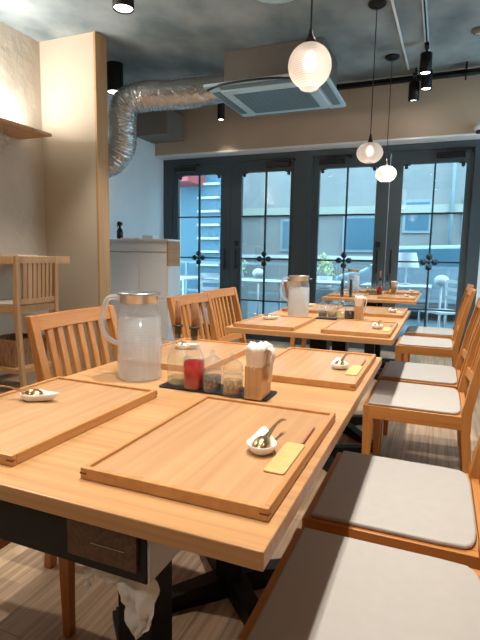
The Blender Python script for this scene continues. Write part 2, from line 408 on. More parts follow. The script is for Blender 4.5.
# sprayer
t = thing('spray_bottle', 'clear spray bottle with black trigger on the white cabinet', 'spray bottle', (-3.24, 4.45, 1.2105))
MB().lathe([(.03, 0), (.034, .01), (.034, .08), (.026, .105), (.012, .125), (.012, .135)], seg=16).obj('bottle', 'soy', t)
tr = MB().box(-.013, .013, -.013, .013, .135, .155); tr.prism([(-.035, .155), (.03, .15), (.03, .175), (.0, .19), (-.02, .188)], -.011, .011, Matrix.Rotation(PI/2, 4, 'X')); tr.tube([(-.02, 0, .158), (-.032, 0, .14), (-.03, 0, .12)], .004, 6)
tr.obj('trigger_head', 'blackp', t)
t = MB().box(-3.17, -2.93, 4.36, 4.50, 1.2105, 1.224).obj('folded_cloth', 'napkin', bevel=.004); tag(t, 'flat folded cloth on the white cabinet beside the spray bottle', 'cloth')
t = MB().box(-2.91, -2.78, 4.38, 4.50, 1.2105, 1.25).obj('white_box', 'white', bevel=.004); tag(t, 'low white box on the white cabinet near its wooden end', 'box')
t = MB().box(xl+.001, xl+.03, 4.30, 4.42, 1.32, 1.50).obj('switch_plate', 'oak_y', bevel=.003); tag(t, 'small wooden switch plate on the pale wall behind the partition', 'switch')

# ------------------------------------------------------------------ chairs
def make_chair(name, label, sz=.455, top=.85, zmat=('chair_x', 'chair_y', 'chair_z'), group='oak dining chairs', stool=False, w=.215, lean=1.0, lo=None):
    t = thing(name, label, 'chair', group=group)
    X, Y, Z = zmat
    fx, bx = .19, -.212
    rail = .055
    # cushion
    cf, cw = fx-.020, w-.009
    poly = [(cf, -cw), (cf, cw), (-.11, cw)]
    n = 10
    for k in range(1, n):
        a = PI*k/n; poly.append((-.11-.078*math.sin(a)**.36, cw*(1 if math.cos(a) > 0 else -1)*abs(math.cos(a))**.36))
    poly += [(-.11, -cw)]
    c = MB(); c.prism(poly, sz-.0115, sz)
    c.obj('seat', 'seat', t, bevel=.005, seg=3)
    z0, z1 = sz-.012-rail, sz-.012
    for s in (-1, 1):
        MB().box(bx+.021, fx-.025, min(s*w, s*(w-.022)), max(s*w, s*(w-.022)), z0, z1).obj('side_rail', X, t, bevel=.002)
    MB().box(fx-.024, fx-.002, -w+.001, w-.001, z0, z1).obj('front_rail', Y, t, bevel=.002)
    MB().box(bx, bx+.02, -w+.001, w-.001, z0, z1).obj('rear_rail', Y, t, bevel=.002)
    MB().box(bx+.022, fx-.026, -w+.023, w-.023, sz-.03, sz-.0125).obj('seat_board', X, t)
    for s in (-1, 1):
        y0, y1 = (s*w, s*(w-.032)); a, b2 = min(y0, y1), max(y0, y1)
        # front leg: tapered
        MB().hexa([(fx-.038+.006, a+.004, 0), (fx-.008, a+.004, 0), (fx-.008, b2-.004, 0), (fx-.032, b2-.004, 0)],
                  [(fx-.044, a, sz-.0125), (fx-.0005, a, sz-.0125), (fx-.0005, b2, sz-.0125), (fx-.044, b2, sz-.0125)]).obj('leg', Z, t, bevel=.002)
        # rear leg running on into the back post
        m = MB()
        sec = [(bx-.045, bx-.018, 0), (bx-.012, bx+.022, sz-.08), (bx-.012, bx+.026, sz), (bx-.012-.038*lean, bx+.018-.036*lean, sz+(top-sz)*.55), (bx-.012-.076*lean, bx+.012-.076*lean, top)]
        vs = []
        for p, q, z in sec: vs += [(p, a, z), (q, a, z), (q, b2, z), (p, b2, z)]
        fs = [(3, 2, 1, 0), (16, 17, 18, 19)]
        for i in range(4):
            for k in range(4): fs.append((i*4+k, i*4+(k+1) % 4, i*4+4+(k+1) % 4, i*4+4+k))
        m.add(vs, fs); m.obj('leg', Z, t, bevel=.002)
    def bxz(z):   # centre of the back plane at a height
        pts = [(bx+.007, sz), (bx+.002-.036*lean, sz+(top-sz)*.55), (bx-.076*lean, top)]
        for (xa, za), (xb, zb) in zip(pts, pts[1:]):
            if z <= zb+1e-6: return xa+(xb-xa)*(z-za)/(zb-za)
        return pts[-1][0]
    yi = w-.033
    lo = sz+.07 if lo is None else lo
    def curved(z0, z1, th, y0=-yi, y1=yi):
        m = MB(); n = 8; vs = []; fs = []
        for k in range(n+1):
            y = y0+(y1-y0)*k/n; off = -.016*(1-(y/yi)**2)
            vs += [(bxz(z0)+off-th, y, z0), (bxz(z0)+off+th, y, z0), (bxz(z1)+off+th, y, z1), (bxz(z1)+off-th, y, z1)]
        for k in range(n):
            for j in range(4): fs.append((k*4+j, k*4+(j+1) % 4, k*4+4+(j+1) % 4, k*4+4+j))
        fs += [(0, 3, 2, 1), (n*4, n*4+1, n*4+2, n*4+3)]
        return m.add(vs, fs)
    back = curved(top-.05, top-.002, .010).obj('backrest', Y, t, bevel=.002)
    curved(lo, lo+.04, .010).obj('lower_back_rail', Y, back, bevel=.002)
    ns = 7 if stool else 6
    for k in range(ns):
        y = -yi+2*yi*(k+1)/(ns+1); off = -.016*(1-(y/yi)**2); zs = [lo+.038, (lo+top)/2, top-.048]
        m = MB(); vs = []
        for z in zs:
            c = bxz(z)+off; vs += [(c-.007, y-.013, z), (c+.007, y-.013, z), (c+.007, y+.013, z), (c-.007, y+.013, z)]
        fs = [(3, 2, 1, 0), (8, 9, 10, 11)]
        for i in range(2):
            for j in range(4): fs.append((i*4+j, i*4+(j+1) % 4, i*4+4+(j+1) % 4, i*4+4+j))
        m.add(vs, fs); m.obj('slat', Z, back, bevel=.0015)
    if stool:
        for a, b2, c, d in ((bx+.012, fx-.045, -w+.006, -w+.026), (bx+.012, fx-.045, w-.026, w-.006), (bx-.012, bx+.011, -w+.004, w-.004), (fx-.044, fx-.024, -w+.004, w-.004)):
            MB().box(a, b2, c, d, .19, .225).obj('stretcher', Y, t, bevel=.002)
        MB().box(bx+.012, fx-.045, -w+.027, w-.027, .212, .224).obj('foot_shelf', Y, t)
    return t

ch = make_chair('dining_chair', 'oak dining chair nearest the camera, its grey seat filling the bottom right corner')
right = [(.795, -.075), (1.27, -.075), (2.245, -.075), (2.75, -.075), (3.80, -.075), (4.42, -.055)]
rl = [None, 'oak chair with grey seat, second nearest on the right side',
      'oak chair at the near end of the middle table, right side, front leg standing clear',
      'oak chair right of the middle table, directly behind the one with the clear front leg',
      'oak chair on the right between the middle table and the far table, seen small',
      'farthest oak chair on the right, at the far table before the glass doors']
ch.location = (-.075, right[0][0], 0); ch.rotation_euler = (0, 0, PI)
for (y, x), l in list(zip(right, rl))[1:]: dup(ch, (x, y, 0), PI, l)
left = [(-1.06, .765, 'oak chair at lower left, only a leg and seat edge showing beneath the near table'),
        (-.915, 1.375, 'oak chair with slatted back behind the glass pitcher on the near table'),
        (-.91, 2.235, 'oak slat-back chair left of the middle table, left one of two adjacent backs'),
        (-.955, 2.72, 'oak slat-back chair left of the middle table, right one of two adjacent backs'),
        (-.90, 4.09, 'oak slat-back chair behind the glass pitcher of the middle table')]
for x, y, l in left: dup(ch, (x, y, 0), 0, l)
st = make_chair('bar_stool', 'tall pale wood bar stool with slatted back at the high wall counter', .69, 1.025, ('stool_z', 'stool_z', 'stool_z'), None, True, .20, .12, .685)
st['category'] = 'stool'; st.location = (-2.925, 2.72, 0); st.rotation_euler = (0, 0, PI)
bk = thing('rattan_basket', 'woven brown basket standing under the tall bar stool', 'basket', (-2.93, 2.72, .225))
m = MB(); m.box(-.13, .13, -.145, .145, 0, .012); m.box(-.14, -.128, -.155, .155, 0, .19); m.box(.128, .14, -.155, .155, 0, .19); m.box(-.128, .128, -.155, -.143, 0, .19); m.box(-.128, .128, .143, .155, 0, .19)
m.obj('basket_body', 'basket', bk, bevel=.003)
m = MB(); m.tube([(-.134, -.149, .19), (.134, -.149, .19), (.134, .149, .19), (-.134, .149, .19), (-.134, -.149, .19)], .008, 8); m.obj('rim', 'basket', bk)

# ------------------------------------------------------------------ tables
TX0, TX1 = -.922, -.164
TCX = (TX0+TX1)/2
def make_table(name, label, y0, y1, box=False):
    t = thing(name, label, 'table', (TCX, y0, 0), 0, 'long oak tables')
    L_ = y1-y0; hw = (TX1-TX0)/2
    MB().box(-hw, hw, 0, L_, .695, .72).obj('tabletop', 'oak_x', t, bevel=.002)
    for k, py in enumerate((.335, L_-.37)):
        p = MB().box(-.042, .042, py-.042, py+.042, .03, .68); p.obj('post', 'black', t, bevel=.003)
        q = MB().box(-.22, .22, py-.2, py+.2, .680, .695).obj('mounting_plate', 'black', t)
        for a in (PI/4, -PI/4) if k else (PI/4, -PI/4):
            R = Matrix.Translation((0, py, 0)) @ Matrix.Rotation(a, 4, 'Z')
            f = MB()
            for s in (-1, 1):
                b_ = [(0, -.028, .0), (s*.36, -.024, 0), (s*.36, .024, 0), (0, .028, 0)]; tt = [(0, -.028, .075), (s*.36, -.024, .028), (s*.36, .024, .028), (0, .028, .075)]
                f.hexa([R @ Vector(v) for v in b_], [R @ Vector(v) for v in tt])
            f.obj('foot', 'black', t, bevel=.002)
    if box:
        bz0, bz1 = .622, .694
        x0, x1 = -hw+.02, TX1-TCX-.165
        m = MB(); m.box(x0, x1, .014, .026, bz0, bz1-.001); m.box(x0, x1, .026, .34, bz0, bz0+.006); m.box(x0, x0+.006, .026, .34, bz0+.006, bz1-.001)
        bx = m.obj('under_shelf', 'black', t, bevel=.001)
        MB().box(x1-.125, x1-.012, .009, .0138, bz0+.016, bz1-.004).obj('mesh_panel', 'rustmesh', bx)
        MB().box(x1-.085, x1-.030, .0080, .0088, bz0+.041, bz0+.0416).obj('pale_mark', 'copper', bx)
        MB().box(x1+.0005, x1+.004, .016, .34, bz0+.002, bz1-.004).obj('side_plate', 'grey_side', bx)
    return t
make_table('dining_table', 'long oak dining table in the foreground with black shelf under its edge', .4845, 1.681, True)
make_table('dining_table', 'long oak dining table in the middle of the row', 2.073, 3.33)
make_table('dining_table', 'long oak dining table farthest back, before the glass doors', 4.08, 5.28)

# plastic bag hanging under the near table
rows = [(-.391, .612, -.330, .6165), (-.394, .588, -.327, .606), (-.388, .572, -.329, .580), (-.378, .558, -.331, .560), (-.366, .541, -.336, .543), (-.357, .524, -.347, .527)]
t = MB(); vs = []; fs = []; n1 = 12; n2 = 21
for j in range(n2):
    q = j/(n2-1)*5; i0 = min(int(q), 4); fr = q-i0
    a = [rows[i0][k]*(1-fr)+rows[i0+1][k]*fr for k in range(4)]
    for i in range(n1):
        u = i/(n1-1)
        fold = .007*math.sin(u*13+q*.9)+.004*math.sin(u*5-q*2.1)
        vs.append((a[0]+(a[2]-a[0])*u+.002*math.sin(q*5), .516+fold, .004+a[1]+(a[3]-a[1])*u+.0015*math.sin(u*20+q)))
for j in range(n2-1):
    for i in range(n1-1): fs.append((j*n1+i, j*n1+i+1, (j+1)*n1+i+1, (j+1)*n1+i))
t.add(vs, fs, True)
pts = smooth_path([(-.385, .515, .608), (-.405, .513, .603), (-.425, .515, .607), (-.440, .514, .600), (-.443, .516, .586), (-.438, .517, .574)], 6)
vs = []; fs = []
for i, p in enumerate(pts):
    wv = .0095+.002*math.sin(i*1.3); vs += [(p.x-.002, p.y-.003*math.sin(i*.7), p.z+wv), (p.x+.001, p.y+.003, p.z), (p.x, p.y+.003*math.sin(i), p.z-wv)]
for i in range(len(pts)-1):
    for k in (0, 1): fs.append((3*i+k, 3*i+k+1, 3*i+4+k, 3*i+3+k))
t.add(vs, fs, True)
bag = t.obj('plastic_bag', 'pinkbag'); sol = bag.modifiers.new('solid', 'SOLIDIFY'); sol.thickness = .0006
tag(bag, 'crumpled white plastic bag hanging from the black shelf under the near table', 'plastic bag')

# ------------------------------------------------------------------ serving trays and place settings
TW, TL, TH = .294, .420, .018
def make_tray():
    t = thing('serving_tray', '', 'tray', group='square oak serving trays')
    MB().box(.004, TW-.004, .004, TL-.004, .002, .0125).obj('tray_base', 'tray_w', t)
    m = MB(); m.box(0, TW, 0, .009, 0, TH); m.box(0, TW, TL-.009, TL, 0, TH); m.box(0, .009, .0095, TL-.0095, 0, TH); m.box(TW-.009, TW, .0095, TL-.0095, 0, TH)
    m.obj('rim', 'tray_rim', t, bevel=.0015)
    for i, x in enumerate((0, TW)):
        for y in (0, TL):
            a = x-.0004 if x == 0 else x-.012; b2 = x+.012 if x == 0 else x+.0004
            c = y-.0004 if y == 0 else y-.006; d = y+.006 if y == 0 else y+.0004
            MB().box(a, b2, c, d, .0085, .0105).obj('corner_spline', 'spline', t)
    return t
TN = {0: 'near', 1: 'middle', 2: 'far'}
TY = [(.5447, 1.2107), (2.104, 2.865), (4.17, 4.84)]
XR_, XL_ = -.4733, -.8885
tray0 = None; trays = []
for ti in range(3):
    for k, y in enumerate(TY[ti]):
        for side, x in (('right', XR_), ('left', XL_)):
            yy = y-.012 if side == 'left' else y
            lab = 'oak tray on the %s table, %s side, at the %s place' % (TN[ti], side, ('front', 'back')[k])
            if tray0 is None: tray0 = make_tray(); tray0['label'] = lab; tray0.location = (x, yy, .7205); tr_ = tray0
            else: tr_ = dup(tray0, (x, yy, .7205), 0, lab)
            trays.append((ti, k, side, x, yy))

def make_rest():
    """oval white spoon rest with a pinched lip"""
    t = MB(); n = 32; rings = [(.0, .003), (.5, .0035), (.8, .008), (.97, .0165), (1.0, .0168), (.97, .012), (.80, .003), (.6, 0), (0.0, 0)]
    vs = []; fs = []
    for s, z in rings:
        for k in range(n):
            a = 2*PI*k/n; ca = math.cos(a); tip = max(0, ca)**4
            px = s*(.026*ca+.030*tip*s); py = s*.0225*math.sin(a)*(1-.25*max(0, ca))
            vs.append((px*1.12, py*1.12, z*(1+.25*tip)))
    for i in range(len(rings)-1):
        for k in range(n): fs.append((i*n+k, i*n+(k+1) % n, (i+1)*n+(k+1) % n, (i+1)*n+k))
    t.add(vs, fs, True)
    o = t.obj('spoon_rest', 'porcelain'); return o
def make_spoon():
    """spoon lying mouth down, handle rising: bowl then curved handle"""
    t = thing('spoon', '', 'spoon', group='gold spoons')
    m = MB(); n = 20; rings = [(0.02, .010), (.35, .0095), (.7, .0065), (.95, .0015), (1, 0), (.93, .0005), (.66, .0052), (.3, .008), (.02, .0085)]
    vs = []; fs = []
    for s, z in rings:
        for k in range(n):
            a = 2*PI*k/n; vs.append((s*.023*math.cos(a), s*.0155*(1-.18*math.cos(a))*math.sin(a), z*1.2))
    for i in range(len(rings)-1):
        for k in range(n): fs.append((i*n+k, i*n+(k+1) % n, (i+1)*n+(k+1) % n, (i+1)*n+k))
    m.add(vs, fs, True); m.obj('bowl', 'gold', t)
    pts = smooth_path([(.020, 0, .002), (.034, 0, .004), (.055, 0, .007), (.08, 0, .006), (.10, 0, .001)], 5)
    h = MB(); vs = []; fs = []
    for i, p in enumerate(pts):
        q = i/(len(pts)-1); ww = .0055-.003*math.sin(q*PI*.9)
        vs += [(p.x, -ww, p.z), (p.x, ww, p.z), (p.x, ww, p.z+.0025), (p.x, -ww, p.z+.0025)]
    for i in range(len(pts)-1):
        for j in range(4): fs.append((i*4+j, i*4+(j+1) % 4, i*4+4+(j+1) % 4, i*4+4+j))
    fs += [(3, 2, 1, 0), tuple(len(vs)-4+j for j in range(4))]
    h.add(vs, fs, True); h.obj('handle', 'gold', t)
    return t
rest0 = make_rest(); rest0['category'] = 'spoon rest'; rest0['group'] = 'white spoon rests'
spoon0 = make_spoon()
towel0 = MB().prism(rrect(-.0165, .0165, -.062, .062, .005), 0, .003).obj('chopstick_packet', 'towel', bevel=.001)
towel0['category'] = 'packet'; towel0['group'] = 'yellow paper packets'
chop0 = MB().tube([(0, -.005, .0022), (0, .08, .0022)], [.0024, .0018], 8).obj('chopsticks', 'chop')
chop0['category'] = 'chopsticks'; chop0['group'] = 'brown chopsticks'
first = True
TZ = .7205+.0127
for (ti, k, side, x, y) in trays:
    where = 'on the %s table, %s tray, %s side' % (TN[ti], ('front', 'back')[k], side)
    if side == 'right':
        rx, ry, rr, sr = x+.220, y+.180, 1.85, 1.50
    else:
        rx, ry, rr, sr = x+.088, y+.25, .15, 3.45
    if first: a, b_, c, d = rest0, spoon0, towel0, chop0
    else:
        a = dup(rest0, (0, 0, 0)); b_ = dup(spoon0, (0, 0, 0))
        c = d = None
        if side == 'right': c = dup(towel0, (0, 0, 0)); d = dup(chop0, (0, 0, 0))
    first = False
    a.location = (rx, ry, TZ); a.rotation_euler = (0, 0, rr); a['label'] = 'small white spoon rest ' + where
    b_.location = (rx, ry, TZ+.0125); b_.rotation_euler = (0, -.10, sr); b_['label'] = 'gold spoon lying ' + where
    if c:
        c.location = (x+.264, y+.170, TZ); c.rotation_euler = (0, 0, 0); c['label'] = 'flat yellow paper packet ' + where
        d.location = (x+.274, y+.2385, TZ); d['label'] = 'brown chopsticks poking out of the yellow packet ' + where

# ------------------------------------------------------------------ table condiments
def make_pitcher(label):
    t = thing('glass_pitcher', label, 'pitcher', group='glass water pitchers')
    R = .0585
    prof = [(R-.004, 0), (R, .006), (R, .163), (R-.004, .182), (R-.009, .196), (R-.012, .208), (R-.012, .218)]
    MB().lathe(prof, seg=40, close=False).add([], []).obj('jug_body', 'jug', t)
    MB().lathe([(R-.005, .004), (R-.0035, .008), (R-.0035, .168), (.002, .1685)], seg=32).obj('water', 'water', t)
    b = MB(); b.lathe([(R-.011, .203), (R-.0085, .2045), (R-.0085, .224), (R-.003, .226), (R-.003, .231), (R-.02, .232), (.002, .232)], seg=40); b.obj('lid', 'copper', t)
    hp = smooth_path([(-.046, 0, .212), (-.066, 0, .218), (-.084, 0, .212), (-.094, 0, .190), (-.101, 0, .150), (-.094, 0, .118), (-.075, 0, .100), (-.058, 0, .092)], 6)
    MB().tube(hp, .0066, 12).obj('handle', 'handle_glass', t)
    MB().tube(smooth_path([(.042, -.014, .212), (.058, -.009, .215), (.068, 0, .217), (.058, .009, .215), (.042, .014, .212)], 4), .003, 8).obj('spout', 'jug', t)
    return t
def make_bottle(name, label, liquid, level, cat='bottle', cork='cork'):
    t = thing(name, label, cat)
    MB().lathe([(.023, 0), (.0245, .004), (.0245, .068), (.0225, .078), (.0165, .092), (.0115, .104), (.0095, .114), (.0095, .128), (.011, .131)], seg=28, sq=1.2, close=False).obj('bottle_glass', 'glass', t)
    MB().lathe([(.021, .003), (.0230, .006), (.0230, level), (.001, level+.0005)], seg=24, sq=1.2).obj('liquid', liquid, t)
    MB().lathe([(.0075, .120), (.0090, .1315), (.0095, .148), (.0135, .149), (.0135, .153), (.008, .154)], seg=16).obj('collar', 'rubber', t)
    MB().lathe([(.0075, .1545), (.008, .18), (.0065, .212), (.005, .215)], seg=14).obj('stopper', cork, t)
    return t
def make_shaker(label, spice):
    t = thing('spice_jar', label, 'jar')
    MB().lathe([(.0235, 0), (.025, .004), (.025, .045), (.020, .052)], seg=24, close=False).obj('jar_glass', 'glass', t)
    MB().lathe([(.020, .008), (.022, .010), (.022, .036), (.001, .040)], seg=20).obj('spice', spice, t)
    MB().lathe([(.0225, .053), (.0245, .060), (.022, .076), (.010, .085), (.005, .088), (.0075, .095), (.003, .100)], seg=24).obj('jar_lid', 'glass', t)
    return t
def make_napkins(label):
    t = thing('napkin_holder', label, 'napkin holder', group='wooden napkin holders')
    MB().box(-.021, .021, -.034, .034, 0, .078).obj('holder', 'gold_wood', t, bevel=.002)
    m = MB(); vs = []; fs = []; n = 9; sg = 44
    for j in range(n):
        q = j/(n-1); z = .055+.070*q; g = 1+.30*q
        for k in range(sg):
            a = 2*PI*k/sg; ca, sa = math.cos(a), math.sin(a)
            e = (abs(ca)**5+abs(sa)**5)**(-.2)*(1+.05*q*math.sin(9*a+q)+.035*math.sin(17*a+2*q))
            vs.append((.0185*g*e*ca, .031*g*e*sa, z-.006*q*abs(math.sin(2*a+.6))+.003*q*math.sin(5*a)))
    for j in range(n-1):
        for k in range(sg): fs.append((j*sg+k, j*sg+(k+1) % sg, (j+1)*sg+(k+1) % sg, (j+1)*sg+k))
    c0 = len(vs)
    for s_, dz in ((.75, .003), (.4, -.002), (.02, .001)):
        for k in range(sg):
            v = vs[(n-1)*sg+k]; vs.append((v[0]*s_, v[1]*s_, .121+dz+.003*math.sin(k*1.1)))
    for j in range(3):
        o0 = (n-1)*sg if j == 0 else c0+(j-1)*sg
        for k in range(sg): fs.append((o0+k, o0+(k+1) % sg, c0+j*sg+(k+1) % sg, c0+j*sg+k))
    m.add(vs, fs, True)
    # one sheet draped down the right side
    vs = []; fs = []
    pth = [(.026, .118), (.034, .114), (.037, .10), (.033, .078), (.031, .04)]
    for j, (px, pz) in enumerate(pth):
        for i in range(5): vs.append((px+.002*math.sin(i*2+j), -.012+.007*i, pz))
    for j in range(len(pth)-1):
        for i in range(4): fs.append((j*5+i, j*5+i+1, (j+1)*5+i+1, (j+1)*5+i))
    m.add(vs, fs, True)
    o = m.obj('paper_napkins', 'napkin', t); s = o.modifiers.new('solid', 'SOLIDIFY'); s.thickness = .0015
    return t
M['gold_wood'] = wood('holder_gilt_wood', (.46, .24, .10), (.62, .37, .18), 'z', .22)

def slate(y, x0, x1, label):
    o = MB().prism(rrect(-(x1-x0)/2, (x1-x0)/2, -.043, .043, .008), 0, .004).obj('condiment_tray', 'blackp', bevel=.001)
    o.location = ((x0+x1)/2, y, .7203); return tag(o, label, 'tray', 'black condiment trays')
CY = 1.07
slate(CY, -.64, -.350, 'thin black tray under the bottles on the near table')
p = make_pitcher('large dimpled glass water pitcher with copper lid on the near table'); p.location = (-.735, 1.09, .7203); p.rotation_euler = (0, 0, .35)
p2 = dup(p, (-.715, 2.60, .7203), .2, 'glass water pitcher on the middle table, in front of a chair back')
p3 = dup(p, (-.755, 4.66, .7203), .2, 'small-looking glass water pitcher on the far table')
zt = .7248
def put(o, x, y, z=zt, rz=0): o.location = (x, y, z); o.rotation_euler = (0, 0, rz); return o
B1 = put(make_bottle('oil_bottle', 'clear oil bottle with brown stopper on the near table, left of the red one', 'oil', .022), -.600, CY-.01)
B2 = put(make_bottle('vinegar_bottle', 'bottle half full of red liquid with stopper on the near table', 'redwine', .068), -.548, CY-.022)
S1 = put(make_shaker('small glass spice jar beside the red bottle on the near table', 'spice2'), -.499, CY-.02)
S2 = put(make_shaker('small glass spice jar beside the napkin holder on the near table', 'spice'), -.438, CY-.035)
N1 = put(make_napkins('wooden holder stuffed with paper napkins on the near table'), -.380, CY-.022, zt)
# middle table
y2 = 2.63
slate(y2, -.62, -.345, 'thin black tray under the jars on the middle table')
put(dup(S1, (0, 0, 0), 0, 'small spice jar nearest the pitcher on the middle table'), -.584, y2)
put(dup(S2, (0, 0, 0), 0, 'small spice jar with brown contents on the middle table'), -.532, y2)
dk = make_bottle('oil_bottle', 'pale oil bottle with black pourer on the middle table', 'oil', .04, cork='rubber'); put(dk, -.484, y2)
sy = make_bottle('soy_sauce_bottle', 'dark soy sauce bottle with black pourer on the middle table', 'soy', .045, cork='rubber'); put(sy, -.438, y2)
put(dup(N1, (0, 0, 0), 0, 'wooden napkin holder with paper napkins on the middle table'), -.390, y2+.01)
# far table
y3 = 4.66
slate(y3, -.64, -.36, 'thin black tray under the bottles on the far table')
put(dup(S2, (0, 0, 0), 0, 'small spice jar nearest the pitcher on the far table'), -.612, y3)
put(dup(S2, (0, 0, 0), 0, 'small spice jar beside the red bottle on the far table'), -.562, y3)
put(dup(B2, (0, 0, 0), 0, 'small-looking bottle of red liquid on the far table'), -.512, y3)
put(dup(dk, (0, 0, 0), 0, 'clear bottle right of the red one on the far table'), -.448, y3)
put(dup(N1, (0, 0, 0), 0, 'wooden napkin holder with paper napkins on the far table'), -.388, y3+.01)

# ------------------------------------------------------------------ ceiling: air conditioner, duct, pipes
t = thing('air_conditioner', 'ceiling cassette air conditioner with pale blue-white panel above the tables', 'air conditioner', (0, 0, 0))
ax0, ax1, ay0, ay1, az = -2.01, -.94, 3.96, 4.92, 2.465
MB().box(ax0+.05, ax1-.10, ay0+.34, ay1-.02, az+.055, CEIL-.001).obj('housing', 'ac_body', t, bevel=.006)
MB().prism(rrect(ax0, ax1, ay0, ay1, .03), az+.025, az+.05).obj('panel', 'ac_white', t, bevel=.008)
ins = MB().prism(rrect(ax0+.12, ax1-.12, ay0+.10, ay1-.10, .05), az, az+.025).obj('inner_panel', 'ac_white', t, bevel=.01)
g = MB().box(ax0+.21, ax1-.21, ay0+.19, ay1-.19, az-.006, az+.002)
g.obj('grille', 'ac_grille', t, bevel=.003)
gs = MB()
for k in range(14):
    x = ax0+.23+k*(ax1-ax0-.46)/13; gs.box(x-.002, x+.002, ay0+.20, ay1-.20, az-.008, az-.006)
gs.obj('grille_slats', 'ac_grille', t)
for (a, b_, c, d) in ((ax0+.15, ax1-.15, ay0+.03, ay0+.095), (ax0+.15, ax1-.15, ay1-.095, ay1-.03)):
    MB().box(a, b_, c, d, az+.012, az+.022).obj('louver', 'ac_grille', t, bevel=.003)
for (a, b_) in ((ax0+.03, ax0+.10), (ax1-.10, ax1-.03)):
    MB().box(a, b_, ay0+.15, ay1-.15, az+.012, az+.022).obj('louver', 'ac_grille', t, bevel=.003)
MB().tube(smooth_path([(ax0+.02, ay0+.06, az+.012), (ax0+.2, ay0+.0, az+.028), (ax0+.55, ay0-.01, az+.03), (ax0+.85, ay0+.03, az+.02)], 8), .010, 8).obj('hose', 'blackp', t)

pts = smooth_path([(-1.985, 4.47, 2.66), (-2.15, 4.36, 2.60), (-2.42, 4.20, 2.54), (-2.66, 4.06, 2.51), (-2.81, 4.0, 2.45), (-2.865, 4.0, 2.32), (-2.865, 4.0, 2.13), (-2.92, 4.0, 2.00), (-3.06, 4.0, 1.92), (-3.28, 4.0, 1.90), (-3.415, 4.0, 1.90)], 30)
rs = []
for i in range(len(pts)):
    bend = 1 if 95 < i < 160 or 175 < i < 260 else .3
    rs.append(.130+bend*(.006*abs(math.sin(i*.42))+.003*math.sin(i*1.3))+.003*math.sin(i*.17)+.0015*random.uniform(-1, 1))
d = MB().tube(pts, rs, 28).obj('flexible_duct', 'foil'); tag(d, 'crinkled silver flexible duct bending down behind the partition', 'duct')
d = MB().box(xl+.005, -2.98, 5.0, 5.40, 2.42, 2.70).obj('duct_box', 'ac_body', bevel=.005); tag(d, 'dark square duct box high in the left rear corner', 'duct box')
d = MB().tube([(xl+.01, 5.30, 2.80), (1.6, 5.30, 2.80)], .022, 12).tube([(xl+.01, 5.38, 2.85), (1.6, 5.38, 2.85)], .014, 10)
for x in (-2.9, -1.6, -.35, .1, .9): d.box(x-.008, x+.008, 5.27, 5.40, 2.775, CEIL-.001)
d = d.obj('ceiling_pipe', 'black'); tag(d, 'pair of black pipes running under the ceiling above the doors', 'pipe')
d = MB().tube([(-.452, 3.75, CEIL-.012), (-.420, 5.26, CEIL-.012)], .010, 10).obj('conduit', 'white_wall'); tag(d, 'thin pale conduit running along the ceiling beside the pendants', 'conduit')
d = MB().tube([(-1.98, 4.66, 2.84), (-2.9, 4.42, 2.77)], .014, 8).obj('cable_pipe', 'white_wall'); tag(d, 'thin pale pipe on the ceiling above the silver duct', 'pipe')
t = thing('ceiling_diffuser', 'round pale ceiling diffuser at the top edge of the photo', 'vent', (-1.19, 3.47, CEIL))
MB().lathe([(.17, -.001), (.18, -.012), (.12, -.03), (.11, -.02)], seg=36).obj('ring', 'ac_white', t)
MB().lathe([(.09, -.021), (.095, -.034), (.02, -.05)], seg=30).obj('cone', 'ac_white', t)
t = thing('smoke_detector', 'small round fixture on the ceiling at the right edge', 'detector', (.155, 4.6, CEIL))
MB().lathe([(.05, -.001), (.055, -.015), (.03, -.035)], seg=24).obj('cover', 'ac_body', t)
MB().lathe([(.025, -.0352), (.02, -.042)], seg=24).obj('cap', 'chrome', t)
t = thing('wall_camera', 'small white dome camera at the right end of the door header', 'camera', (.25, yf-.004, 2.32))
MB().lathe([(.03, 0), (.045, .012), (.045, .04), (.02, .06)], (0, -.06, -.03), 20).obj('housing', 'white', t)
MB().lathe([(.022, 0), (.028, .015), (.02, .03)], (0, -.075, -.058), 16).obj('lens', 'blackp', t)
MB().box(-.02, .02, -.03, 0, -.02, .02).obj('bracket', 'white', t)

# pendants
def make_pendant(label):
    t = thing('pendant_lamp', label, 'lamp', group='globe pendant lamps')
    return t
for (x, y, z, l, r) in ((-.536, 2.0, 1.807, 'largest-looking ribbed glass globe pendant, nearest the camera', .086),
                        (-.556, 3.90, 1.843, 'glass globe pendant in the middle of the row, over the middle table', .098),
                        (-.542, 4.92, 1.848, 'farthest glass globe pendant, over the far table', .098)):
    t = make_pendant(l); t.location = (x, y, CEIL)
    dz = z-CEIL; sq = 1 if y < 2.5 else .80
    prof = [(.026, .080*sq)]+[(r*math.sin(a), r*sq*math.cos(a)) for a in [math.radians(q) for q in range(30, 151, 8)]]+[(.034, -.088*sq)]
    MB().lathe([(p, q+dz) for p, q in prof], seg=36, close=False).obj('lamp_shade', 'globe', t)
    MB().lathe([(.012, dz-.02), (.026, dz-.005), (.030, dz+.015), (.020, dz+.04), (.010, dz+.055)], seg=20).obj('bulb', 'glow', t)
    MB().lathe([(.028, dz+.070*sq), (.030, dz+.078*sq), (.020, dz+.10*sq), (.010, dz+.115), (.006, dz+.14)], seg=20).obj('socket', 'blackp', t)
    MB().tube([(0, 0, dz+.13), (0, 0, -.02)], .0035, 8).obj('cord', 'blackp', t)
    MB().lathe([(.066, -.001), (.065, -.012), (.050, -.026), (.006, -.032)], seg=28).obj('canopy', 'black', t)
    light('POINT', 'pendant_light', (0, 0, dz-.045), .22, (1, .86, .72), parent=t, shadow_soft_size=.03)

